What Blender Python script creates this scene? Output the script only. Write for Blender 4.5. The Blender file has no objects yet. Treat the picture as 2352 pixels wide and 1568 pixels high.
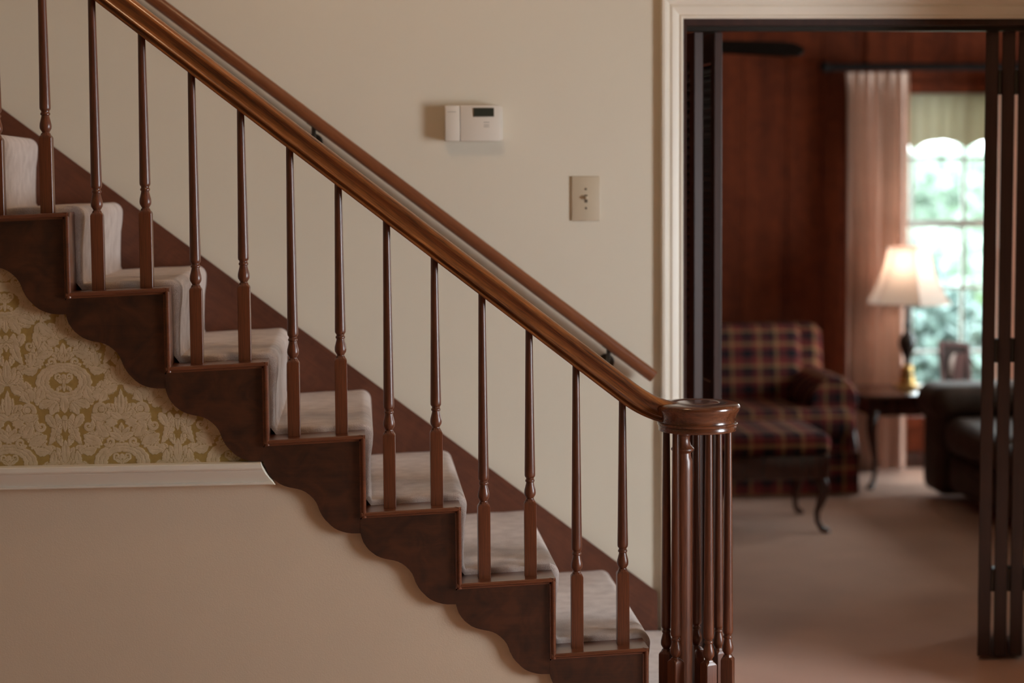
import bpy, bmesh, math, random
import numpy as np
from mathutils import Vector, Matrix, Euler

S = bpy.context.scene
COL = S.collection
R = math.radians
PI = math.pi

# ------------------------------------------------------------------ camera
F_PX = 4330.0; CAM = np.array([0.0, -4.92, 1.577])
_n = lambda v: np.array(v, float) / np.linalg.norm(v)
Yc = _n([(820 - 1176) / F_PX, (418 - 784) / F_PX, 1.0])
_u = np.array([-0.014, -1.0, 0.0])
Zc = _n(_u - (_u @ Yc) * Yc)
Xc = np.cross(Yc, Zc)
W2C = np.stack([Xc, Yc, Zc], 1)
cd = bpy.data.cameras.new('camera'); cam = bpy.data.objects.new('camera', cd); COL.objects.link(cam)
right, down, fwd = W2C.T @ [1, 0, 0], W2C.T @ [0, 1, 0], W2C.T @ [0, 0, 1]
cam.matrix_world = Matrix(((right[0], -down[0], -fwd[0], CAM[0]), (right[1], -down[1], -fwd[1], CAM[1]),
                           (right[2], -down[2], -fwd[2], CAM[2]), (0, 0, 0, 1)))
cd.sensor_width = 36; cd.lens = F_PX * 36 / 2352
cd.dof.use_dof = True
cd.dof.focus_distance = float((np.array([0.90, 0.0, 0.95]) - CAM) @ fwd)
cd.dof.aperture_fstop = 1.55
cd.clip_end = 200
S.camera = cam

# ------------------------------------------------------------------ world, sun, daylight, exposure
wd = bpy.data.worlds.new('overcast_sky'); S.world = wd; wd.use_nodes = True
bg = wd.node_tree.nodes['Background']
bg.inputs[0].default_value = (0.86, 0.95, 1.0, 1); bg.inputs[1].default_value = 11.0
def light(name, kind, energy, color, loc, **kw):
    l = bpy.data.lights.new(name, kind); l.energy = energy; l.color = color
    o = bpy.data.objects.new(name, l); COL.objects.link(o); o.location = loc
    for k, v in kw.items():
        if k == 'rot': o.rotation_euler = v
        else: setattr(l, k, v)
    return o
sun = light('sun', 'SUN', 3.0, (1.0, 0.96, 0.9), (0, 12, 12), angle=R(6))
sun.rotation_euler = Vector((-0.55, -1.2, -1.80)).to_track_quat('-Z', 'Y').to_euler()
for nm, loc, rot, sx, sy in (('window_portal', (3.145, 5.30, 1.155), (R(-90), 0, 0), 0.86, 1.75), ('patio_portal', (4.74, 3.75, 1.08), (0, R(90), 0), 2.06, 2.5)):
    po = light(nm, 'AREA', 1, (1, 1, 1), loc, rot=rot, shape='RECTANGLE', size=sx, size_y=sy)
    po.data.cycles.is_portal = True                  # guides the sky's own light through the openings, emits nothing
# daylight falling in through the tall hall window in the right wall (outside the frame)
light('hall_window_daylight', 'AREA', 76, (0.93, 0.96, 1.0), (3.62, -1.28, 1.25), rot=(0, R(90), 0),
      shape='RECTANGLE', size=1.45, size_y=1.0)
S.view_settings.view_transform = 'Standard'; S.view_settings.look = 'None'
S.view_settings.gamma = 1; S.view_settings.use_curve_mapping = False
S.view_settings.exposure = 0.0

# ------------------------------------------------------------------ materials
MATS = {}
def newmat(name):
    m = bpy.data.materials.new(name); m.use_nodes = True
    MATS[name] = m
    return m, m.node_tree.nodes, m.node_tree.links, m.node_tree.nodes['Principled BSDF']
def ramp(N, stops):
    r = N.new('ShaderNodeValToRGB'); e = r.color_ramp.elements
    while len(e) < len(stops): e.new(0.5)
    for i, (p, c) in enumerate(stops):
        e[i].position = p; e[i].color = (*c, 1)
    return r
def simple(name, col, rough=0.6, var=0.08, scale=8, bump=0.0, bscale=200, spec=0.5, metal=0.0, coat=0.0):
    m, N, L, b = newmat(name)
    tc = N.new('ShaderNodeTexCoord'); nz = N.new('ShaderNodeTexNoise'); nz.inputs['Scale'].default_value = scale
    nz.inputs['Detail'].default_value = 4
    L.new(tc.outputs['Object'], nz.inputs['Vector'])
    c = np.array(col)
    r = ramp(N, [(0.3, tuple(c * (1 - var))), (0.7, tuple(np.minimum(c * (1 + var), 1)))])
    L.new(nz.outputs['Fac'], r.inputs[0]); L.new(r.outputs[0], b.inputs['Base Color'])
    b.inputs['Roughness'].default_value = rough; b.inputs['Metallic'].default_value = metal
    b.inputs['Specular IOR Level'].default_value = spec; b.inputs['Coat Weight'].default_value = coat
    b.inputs['Coat Roughness'].default_value = 0.15
    if bump:
        n2 = N.new('ShaderNodeTexNoise'); n2.inputs['Scale'].default_value = bscale; n2.inputs['Detail'].default_value = 3
        L.new(tc.outputs['Object'], n2.inputs['Vector'])
        bp = N.new('ShaderNodeBump'); bp.inputs['Strength'].default_value = bump; bp.inputs['Distance'].default_value = 0.002
        L.new(n2.outputs['Fac'], bp.inputs['Height']); L.new(bp.outputs[0], b.inputs['Normal'])
    return m
def wood(name, dark, light_, rot=(0, 0, 0), rough=0.32, coat=0.3, gscale=1.0, mottle=0.0, stretch=0.05):
    """grain runs along local Z after rotation"""
    m, N, L, b = newmat(name)
    tc = N.new('ShaderNodeTexCoord'); mp = N.new('ShaderNodeMapping')
    mp.inputs['Rotation'].default_value = rot
    m2 = N.new('ShaderNodeMapping'); m2.inputs['Scale'].default_value = (gscale, gscale, stretch * gscale)
    L.new(tc.outputs['Object'], mp.inputs['Vector']); L.new(mp.outputs[0], m2.inputs['Vector'])
    n1 = N.new('ShaderNodeTexNoise'); n1.inputs['Scale'].default_value = 260; n1.inputs['Detail'].default_value = 5
    n1.inputs['Roughness'].default_value = 0.65
    n2 = N.new('ShaderNodeTexNoise'); n2.inputs['Scale'].default_value = 40; n2.inputs['Detail'].default_value = 3
    L.new(m2.outputs[0], n1.inputs['Vector']); L.new(m2.outputs[0], n2.inputs['Vector'])
    mx = N.new('ShaderNodeMath'); mx.operation = 'MULTIPLY_ADD'
    L.new(n1.outputs['Fac'], mx.inputs[0]); mx.inputs[1].default_value = 0.55
    hf = N.new('ShaderNodeMath'); hf.operation = 'MULTIPLY'; hf.inputs[1].default_value = 0.45
    L.new(n2.outputs['Fac'], hf.inputs[0]); L.new(hf.outputs[0], mx.inputs[2])
    src = mx
    if mottle:
        n3 = N.new('ShaderNodeTexNoise'); n3.inputs['Scale'].default_value = 14; n3.inputs['Detail'].default_value = 4
        n3.inputs['Distortion'].default_value = 1.5
        L.new(tc.outputs['Object'], n3.inputs['Vector'])
        mm = N.new('ShaderNodeMixRGB'); mm.inputs[0].default_value = mottle
        L.new(mx.outputs[0], mm.inputs[1]); L.new(n3.outputs['Fac'], mm.inputs[2]); src = mm
    r = ramp(N, [(0.36, dark), (0.62, light_)])
    L.new(src.outputs[0], r.inputs[0]); L.new(r.outputs[0], b.inputs['Base Color'])
    b.inputs['Roughness'].default_value = rough; b.inputs['Coat Weight'].default_value = coat
    b.inputs['Coat Roughness'].default_value = 0.18
    bp = N.new('ShaderNodeBump'); bp.inputs['Strength'].default_value = 0.12; bp.inputs['Distance'].default_value = 0.001
    L.new(n1.outputs['Fac'], bp.inputs['Height']); L.new(bp.outputs[0], b.inputs['Normal'])
    return m

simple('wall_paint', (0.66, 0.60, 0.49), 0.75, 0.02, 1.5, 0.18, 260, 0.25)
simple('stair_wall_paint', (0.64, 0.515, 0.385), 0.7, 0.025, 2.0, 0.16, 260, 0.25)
simple('trim_paint', (0.72, 0.66, 0.56), 0.4, 0.02, 4)
simple('foyer_paper', (0.36, 0.27, 0.15), 0.7, 0.1, 12)
simple('ceiling_paint', (0.72, 0.68, 0.6), 0.8, 0.02, 3)
simple('den_ceiling_paint', (0.42, 0.36, 0.3), 0.85, 0.03, 3)
wood('oak_vertical', (0.055, 0.015, 0.006), (0.16, 0.046, 0.017), rough=0.36, coat=0.2)
wood('oak_rake', (0.040, 0.010, 0.003), (0.32, 0.105, 0.026), rot=(0, R(52), 0), rough=0.3, coat=0.4)
wood('oak_level', (0.06, 0.017, 0.006), (0.15, 0.045, 0.017), rot=(0, R(90), 0), rough=0.22, coat=0.6)
wood('wall_rail_wood', (0.12, 0.034, 0.011), (0.24, 0.078, 0.025), rot=(0, R(52), 0), rough=0.4, coat=0.2)
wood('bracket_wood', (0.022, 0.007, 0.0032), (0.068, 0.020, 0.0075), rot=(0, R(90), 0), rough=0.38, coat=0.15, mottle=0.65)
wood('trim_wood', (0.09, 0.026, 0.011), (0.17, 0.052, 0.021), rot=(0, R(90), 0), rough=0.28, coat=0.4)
wood('skirt_wood', (0.075, 0.022, 0.010), (0.14, 0.042, 0.019), rot=(0, R(52), 0), rough=0.45, coat=0.1, mottle=0.4)
wood('door_wood', (0.026, 0.010, 0.007), (0.048, 0.019, 0.014), rough=0.4, coat=0.15)
wood('panel_wood', (0.075, 0.014, 0.005), (0.20, 0.038, 0.011), rough=0.6, coat=0.0, gscale=0.35, mottle=0.3)
MATS['panel_wood'].node_tree.nodes['Principled BSDF'].inputs['Specular IOR Level'].default_value = 0.12
wood('mahogany', (0.030, 0.007, 0.004), (0.07, 0.017, 0.008), rough=0.25, coat=0.4)
wood('frame_wood', (0.07, 0.016, 0.010), (0.13, 0.032, 0.02), rough=0.6, coat=0.0)
simple('thermostat_plastic', (0.66, 0.60, 0.52), 0.45, 0.02)
simple('lcd', (0.035, 0.038, 0.028), 0.25, 0.05)
simple('print_grey', (0.28, 0.24, 0.2), 0.6, 0.05)
simple('almond_plastic', (0.52, 0.43, 0.31), 0.4, 0.02)
simple('screw_dark', (0.12, 0.09, 0.06), 0.4, 0.05)
simple('bracket_metal', (0.05, 0.042, 0.035), 0.4, 0.1, metal=0.8)
simple('steel', (0.5, 0.48, 0.45), 0.3, 0.05, metal=1.0)
simple('white_sash', (0.55, 0.58, 0.56), 0.5, 0.02)
simple('sofa_leather', (0.065, 0.036, 0.024), 0.65, 0.25, 10, 0.2, 120, 0.15)
simple('curtain_fabric', (0.74, 0.52, 0.43), 0.9, 0.05, 10, 0.1, 600, 0.1)
simple('brass', (0.75, 0.46, 0.16), 0.3, 0.05, metal=0.9)
simple('lamp_dark', (0.03, 0.02, 0.016), 0.25, 0.1)
simple('black_iron', (0.012, 0.008, 0.007), 0.8, 0.1, spec=0.1)
simple('fan_wood', (0.02, 0.010, 0.007), 0.8, 0.15, spec=0.08)
simple('bark', (0.10, 0.07, 0.05), 0.9, 0.2)
simple('lawn', (0.09, 0.15, 0.05), 0.95, 0.25, 3, 0.5, 60)
simple('leaf_green', (0.13, 0.21, 0.085), 0.6, 0.3, 20)
simple('leaf_pale', (0.17, 0.24, 0.22), 0.6, 0.3, 20)
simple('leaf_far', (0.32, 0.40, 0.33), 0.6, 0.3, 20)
simple('siding', (0.55, 0.62, 0.68), 0.7, 0.03)
simple('roofing', (0.25, 0.28, 0.32), 0.8, 0.1)
simple('photo_dark', (0.05, 0.03, 0.025), 0.7, 0.1, spec=0.1)
simple('photo_pale', (0.45, 0.30, 0.24), 0.4, 0.15, 25)
def carpet(name, lo, hi, mid_scale):
    m, N, L, b = newmat(name)
    tc = N.new('ShaderNodeTexCoord')
    n1 = N.new('ShaderNodeTexNoise'); n1.inputs['Scale'].default_value = mid_scale; n1.inputs['Detail'].default_value = 3
    n2 = N.new('ShaderNodeTexNoise'); n2.inputs['Scale'].default_value = 420; n2.inputs['Detail'].default_value = 4
    L.new(tc.outputs['Object'], n1.inputs['Vector']); L.new(tc.outputs['Object'], n2.inputs['Vector'])
    mx = N.new('ShaderNodeMixRGB'); mx.inputs[0].default_value = 0.4
    L.new(n1.outputs['Fac'], mx.inputs[1]); L.new(n2.outputs['Fac'], mx.inputs[2])
    r = ramp(N, [(0.38, lo), (0.62, hi)]); L.new(mx.outputs[0], r.inputs[0]); L.new(r.outputs[0], b.inputs['Base Color'])
    b.inputs['Roughness'].default_value = 0.95; b.inputs['Specular IOR Level'].default_value = 0.1
    b.inputs['Sheen Weight'].default_value = 0.3; b.inputs['Sheen Roughness'].default_value = 0.5
    bp = N.new('ShaderNodeBump'); bp.inputs['Strength'].default_value = 0.7; bp.inputs['Distance'].default_value = 0.004
    L.new(n2.outputs['Fac'], bp.inputs['Height']); L.new(bp.outputs[0], b.inputs['Normal'])
carpet('stair_carpet', (0.57, 0.465, 0.42), (0.74, 0.635, 0.58), 22)
carpet('floor_carpet', (0.62, 0.325, 0.215), (0.72, 0.385, 0.255), 3)
# translucent cloths
def translucent(name, col, tcol, fac):
    m, N, L, b = newmat(name)
    tc = N.new('ShaderNodeTexCoord'); nz = N.new('ShaderNodeTexNoise'); nz.inputs['Scale'].default_value = 300
    L.new(tc.outputs['Object'], nz.inputs['Vector'])
    c = np.array(col); r = ramp(N, [(0.3, tuple(c * .94)), (0.7, tuple(c))]); L.new(nz.outputs['Fac'], r.inputs[0])
    b.inputs['Roughness'].default_value = 0.9; L.new(r.outputs[0], b.inputs['Base Color'])
    t = N.new('ShaderNodeBsdfTranslucent'); t.inputs[0].default_value = (*tcol, 1)
    mx = N.new('ShaderNodeMixShader'); mx.inputs[0].default_value = fac
    L.new(b.outputs[0], mx.inputs[1]); L.new(t.outputs[0], mx.inputs[2])
    L.new(mx.outputs[0], N['Material Output'].inputs[0])
translucent('shade_linen', (0.82, 0.68, 0.60), (0.80, 0.66, 0.58), 0.45)
translucent('valance_cloth', (0.66, 0.60, 0.46), (0.50, 0.46, 0.36), 0.45)
def glass(name):
    m, N, L, b = newmat(name)
    tr = N.new('ShaderNodeBsdfTransparent'); tr.inputs[0].default_value = (0.96, 0.985, 0.975, 1)
    gl = N.new('ShaderNodeBsdfGlossy'); gl.inputs['Roughness'].default_value = 0.02
    fr = N.new('ShaderNodeFresnel'); fr.inputs[0].default_value = 1.45
    ml = N.new('ShaderNodeMath'); ml.operation = 'MULTIPLY'; ml.inputs[1].default_value = 0.7
    L.new(fr.outputs[0], ml.inputs[0])
    mx = N.new('ShaderNodeMixShader'); L.new(ml.outputs[0], mx.inputs[0])
    L.new(tr.outputs[0], mx.inputs[1]); L.new(gl.outputs[0], mx.inputs[2]); L.new(mx.outputs[0], N['Material Output'].inputs[0])
glass('window_glass')
def bulbmat():
    m, N, L, b = newmat('bulb_glow')
    b.inputs['Base Color'].default_value = (1, .9, .7, 1)
    b.inputs['Emission Color'].default_value = (1, 0.72, 0.42, 1); b.inputs['Emission Strength'].default_value = 4
bulbmat()
def plaid():
    m, N, L, b = newmat('plaid_fabric')
    tc = N.new('ShaderNodeTexCoord'); sx = N.new('ShaderNodeSeparateXYZ'); L.new(tc.outputs['Object'], sx.inputs[0])
    def band(sock, stops, period, off=0.0, add=None):
        a = N.new('ShaderNodeMath'); a.operation = 'MULTIPLY_ADD'; a.inputs[1].default_value = 1 / period; a.inputs[2].default_value = off
        L.new(sock, a.inputs[0])
        s = a
        if add is not None:
            d = N.new('ShaderNodeMath'); d.operation = 'MULTIPLY_ADD'; d.inputs[1].default_value = 1 / period
            L.new(add, d.inputs[0]); L.new(a.outputs[0], d.inputs[2]); s = d
        fr = N.new('ShaderNodeMath'); fr.operation = 'FRACT'; L.new(s.outputs[0], fr.inputs[0])
        r = ramp(N, stops); r.color_ramp.interpolation = 'CONSTANT'; L.new(fr.outputs[0], r.inputs[0]); return r
    red, nav, tan, wine = (0.20, 0.035, 0.03), (0.022, 0.016, 0.02), (0.42, 0.22, 0.10), (0.10, 0.022, 0.022)
    st = [(0.0, nav), (0.22, red), (0.34, tan), (0.42, wine), (0.58, nav), (0.72, tan), (0.80, red)]
    u = band(sx.outputs[0], st, 0.235)
    v = band(sx.outputs[2], st, 0.215, 0.1, sx.outputs[1])
    mx = N.new('ShaderNodeMixRGB'); mx.inputs[0].default_value = 0.55
    L.new(u.outputs[0], mx.inputs[1]); L.new(v.outputs[0], mx.inputs[2])
    L.new(mx.outputs[0], b.inputs['Base Color']); b.inputs['Roughness'].default_value = 0.9
    b.inputs['Specular IOR Level'].default_value = 0.15
plaid()
def wallpaper_mat():
    m, N, L, b = newmat('damask_paper')
    at = N.new('ShaderNodeAttribute'); at.attribute_name = 'pattern'
    r = ramp(N, [(0.0, (0.33, 0.205, 0.052)), (0.42, (0.38, 0.25, 0.08)), (0.52, (0.36, 0.26, 0.13)), (0.66, (0.62, 0.49, 0.32)), (0.8, (0.56, 0.43, 0.28)), (1.0, (0.56, 0.43, 0.28))])
    tc = N.new('ShaderNodeTexCoord'); nz = N.new('ShaderNodeTexNoise'); nz.inputs['Scale'].default_value = 60; nz.inputs['Detail'].default_value = 4
    L.new(tc.outputs['Object'], nz.inputs['Vector'])
    mx = N.new('ShaderNodeMixRGB'); mx.blend_type = 'MULTIPLY'; mx.inputs[0].default_value = 1
    r2 = ramp(N, [(0.3, (0.82, 0.80, 0.74)), (0.65, (1, 1, 1))]); L.new(nz.outputs['Fac'], r2.inputs[0])
    L.new(at.outputs['Fac'], r.inputs[0]); L.new(r.outputs[0], mx.inputs[1]); L.new(r2.outputs[0], mx.inputs[2])
    L.new(mx.outputs[0], b.inputs['Base Color']); b.inputs['Roughness'].default_value = 0.6
wallpaper_mat()

# ------------------------------------------------------------------ mesh builder
class MB:
    def __init__(s): s.v = []; s.f = []
    def add(s, v, f):
        o = len(s.v); s.v += [tuple(map(float, p)) for p in v]; s.f += [tuple(i + o for i in q) for q in f]; return s
    def box(s, x0, x1, y0, y1, z0, z1, M=None):
        v = [(x, y, z) for x in (x0, x1) for y in (y0, y1) for z in (z0, z1)]
        if M is not None: v = [M @ Vector(p) for p in v]
        return s.add(v, [(0, 1, 3, 2), (4, 6, 7, 5), (0, 4, 5, 1), (2, 3, 7, 6), (0, 2, 6, 4), (1, 5, 7, 3)])
    def rbox(s, x0, x1, y0, y1, z0, z1, b=0.01, seg=3, M=None, taper=None):
        bm = bmesh.new(); bmesh.ops.create_cube(bm, size=1)
        for p in bm.verts: p.co = Vector(((x0 + x1) / 2 + p.co.x * (x1 - x0), (y0 + y1) / 2 + p.co.y * (y1 - y0), (z0 + z1) / 2 + p.co.z * (z1 - z0)))
        bmesh.ops.bevel(bm, geom=bm.edges[:], offset=b, segments=seg, profile=0.5, affect='EDGES')
        bm.verts.ensure_lookup_table()
        v = [(M @ p.co if M is not None else p.co.copy()) for p in bm.verts]
        f = [tuple(q.index for q in fc.verts) for fc in bm.faces]; bm.free()
        return s.add(v, f)
    def prism(s, poly, y0, y1, b=0):
        """poly in xz, extruded in y"""
        n = len(poly); v = [(x, y0, z) for x, z in poly] + [(x, y1, z) for x, z in poly]
        f = [tuple(range(n)), tuple(range(2 * n - 1, n - 1, -1))] + [(i, i + n, (i + 1) % n + n, (i + 1) % n) for i in range(n)]
        return s.add(v, f)
    def lathe(s, prof, c=(0, 0, 0), n=24, M=None):
        v = []; f = []
        for r, z in prof:
            for i in range(n):
                a = 2 * PI * i / n; p = Vector((r * math.cos(a), r * math.sin(a), z))
                if M is not None: p = M @ p
                v.append(p + Vector(c))
        for j in range(len(prof) - 1):
            for i in range(n):
                f.append((j * n + i, j * n + (i + 1) % n, (j + 1) * n + (i + 1) % n, (j + 1) * n + i))
        f.append(tuple(range(n - 1, -1, -1))); k = (len(prof) - 1) * n; f.append(tuple(range(k, k + n)))
        return s.add(v, f)
    def sweep(s, rings, closed=True, caps=True):
        n = len(rings[0]); v = [p for r in rings for p in r]; f = []
        for j in range(len(rings) - 1):
            for i in range(n if closed else n - 1):
                f.append((j * n + i, j * n + (i + 1) % n, (j + 1) * n + (i + 1) % n, (j + 1) * n + i))
        if caps and closed:
            f.append(tuple(range(n - 1, -1, -1))); k = (len(rings) - 1) * n; f.append(tuple(range(k, k + n)))
        return s.add(v, f)
    def tube(s, pts, rad, n=12):
        pts = [Vector(p) for p in pts]; rr = rad if isinstance(rad, (list, tuple)) else [rad] * len(pts); rings = []
        for i, p in enumerate(pts):
            t = (pts[min(i + 1, len(pts) - 1)] - pts[max(i - 1, 0)]).normalized()
            a = t.cross(Vector((0.3, 1, 0.1))).normalized(); c = t.cross(a)
            rings.append([p + (a * math.cos(2 * PI * k / n) + c * math.sin(2 * PI * k / n)) * rr[i] for k in range(n)])
        return s.sweep(rings)
    def build(s, name, mat, parent=None, base=None, smooth=30):
        me = bpy.data.meshes.new(name)
        b = Vector(base) if base is not None else (parent.get('_b') and Vector(parent['_b']) if parent else None)
        v = s.v if b is None else [tuple(Vector(p) - b) for p in s.v]
        me.from_pydata(v, [], s.f); me.validate()
        bm = bmesh.new(); bm.from_mesh(me); bmesh.ops.recalc_face_normals(bm, faces=bm.faces); bm.to_mesh(me); bm.free()
        if smooth:
            me.polygons.foreach_set('use_smooth', [True] * len(me.polygons)); me.set_sharp_from_angle(angle=R(smooth))
        me.materials.append(MATS[mat])
        o = bpy.data.objects.new(name, me); COL.objects.link(o)
        if parent: o.parent = parent
        if b is not None:
            if parent is None: o.location = b
            o['_b'] = tuple(b)
        return o
def tag(o, label, cat, group=None):
    o['label'] = label; o['category'] = cat
    if group: o['group'] = group
    return o
def thing(name, base, label, cat, group=None):
    o = bpy.data.objects.new(name, None); COL.objects.link(o); o.location = base; o['_b'] = tuple(map(float, base))
    o.empty_display_size = 0.1
    return tag(o, label, cat, group)
def struct(o): o['kind'] = 'structure'; return o
def linked(src, name, loc, parent, rot=None):
    o = src.copy(); COL.objects.link(o); o.name = name; o.parent = parent; o.location = loc
    if rot: o.rotation_euler = rot
    return o

# ------------------------------------------------------------------ stair layout
RISE, RUN = 0.1957, 0.2495
NS = 11                                            # index of the highest step built
def xr(k): return 0.7606 - RUN * (k - 1) if k > 0 else 1.02
def zt(k): return 0.130 + RISE * k
TILT = 0.040                                        # the old treads sag slightly to the left
def ztx(k, x): return zt(k) + TILT * (x - (xr(k) + xr(k + 1)) / 2) if k > 0 else zt(k)
WALL_Y = 0.95

# ------------------------------------------------------------------ setting
def wall_with_hole(name, axis, c0, c1, u0, u1, z0, z1, holes, mat):
    """slab between planes c0..c1 on axis, spanning u and z, with rectangular holes (ua,ub,za,zb)"""
    m = MB()
    us = sorted({u0, u1, *[h[0] for h in holes], *[h[1] for h in holes]}); zs = sorted({z0, z1, *[h[2] for h in holes], *[h[3] for h in holes]})
    for a, b in zip(us[:-1], us[1:]):
        for c, d in zip(zs[:-1], zs[1:]):
            if any(h[0] <= (a + b) / 2 <= h[1] and h[2] <= (c + d) / 2 <= h[3] for h in holes): continue
            if axis == 'y': m.box(a, b, c0, c1, c, d)
            else: m.box(c0, c1, a, b, c, d)
    o = m.build(name, mat, smooth=0)
    bm = bmesh.new(); bm.from_mesh(o.data); bmesh.ops.remove_doubles(bm, verts=bm.verts, dist=1e-5); 
    seen = {}
    for fc in list(bm.faces): seen.setdefault(tuple(round(v, 4) for v in fc.calc_center_median()), []).append(fc)
    bmesh.ops.delete(bm, geom=[f for l in seen.values() if len(l) > 1 for f in l], context='FACES_ONLY')
    bmesh.ops.recalc_face_normals(bm, faces=bm.faces); bm.to_mesh(o.data); bm.free()
    return struct(o)
DX0, DX1, DZ = 1.018, 2.27, 2.076                   # doorway
struct(MB().box(-2.6, 5.0, -6.4, 5.25, -0.1, 0.0).build('floor', 'floor_carpet', smooth=0))
wall_with_hole('wall_back', 'y', WALL_Y, WALL_Y + 0.115, -2.6, 5.0, 0, 4.6, [(DX0, DX1, 0, DZ)], 'wall_paint')
wall_with_hole('wall_right', 'x', 3.4, 3.5, -6.4, WALL_Y, 0, 4.6, [(-1.83, -0.73, 0.47, 2.03)], 'foyer_paper')
struct(MB().box(-2.7, -2.6, -6.4, WALL_Y, 0, 4.6).build('wall_left', 'foyer_paper', smooth=0))
struct(MB().box(-2.7, 3.5, -6.5, -6.4, 0, 4.6).build('wall_rear', 'foyer_paper', smooth=0))
struct(MB().box(-2.7, 3.5, -6.5, WALL_Y + 0.115, 4.6, 4.7).build('ceiling', 'ceiling_paint', smooth=0))
struct(MB().box(2.32, 2.43, 0.12, WALL_Y, 0, 4.6).build('wall_light_block', 'wall_paint', smooth=0))  # unseen return wall, added to keep window light off the doorway's right side
# hall window in the right wall
hw = MB()
for a, b, c, d in [(-1.83, -1.79, .47, 2.03), (-.77, -.73, .47, 2.03), (-1.79, -.77, .47, .51), (-1.79, -.77, 1.99, 2.03), (-1.79, -.77, 1.235, 1.265)]:
    hw.box(3.41, 3.47, a, b, c, d)
hw = struct(hw.build('window_2', 'trim_paint', smooth=0))

# wall under the stairs, with wallpaper above the chair rail
pts = [(-2.6, 0.0), (xr(1) - 0.03, 0.0), (xr(1) - 0.03, zt(1) - 0.035)]
for k in range(1, NS + 1):
    pts += [(xr(k + 1) - 0.03, zt(k) - 0.035), (xr(k + 1) - 0.03, zt(k + 1) - 0.035)]
pts = pts[:-1] + [(-2.6, zt(NS) - 0.035)]
wall_stair = struct(MB().prism(pts, 0.014, 0.06).build('wall_stair', 'stair_wall_paint', smooth=0))

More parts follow.
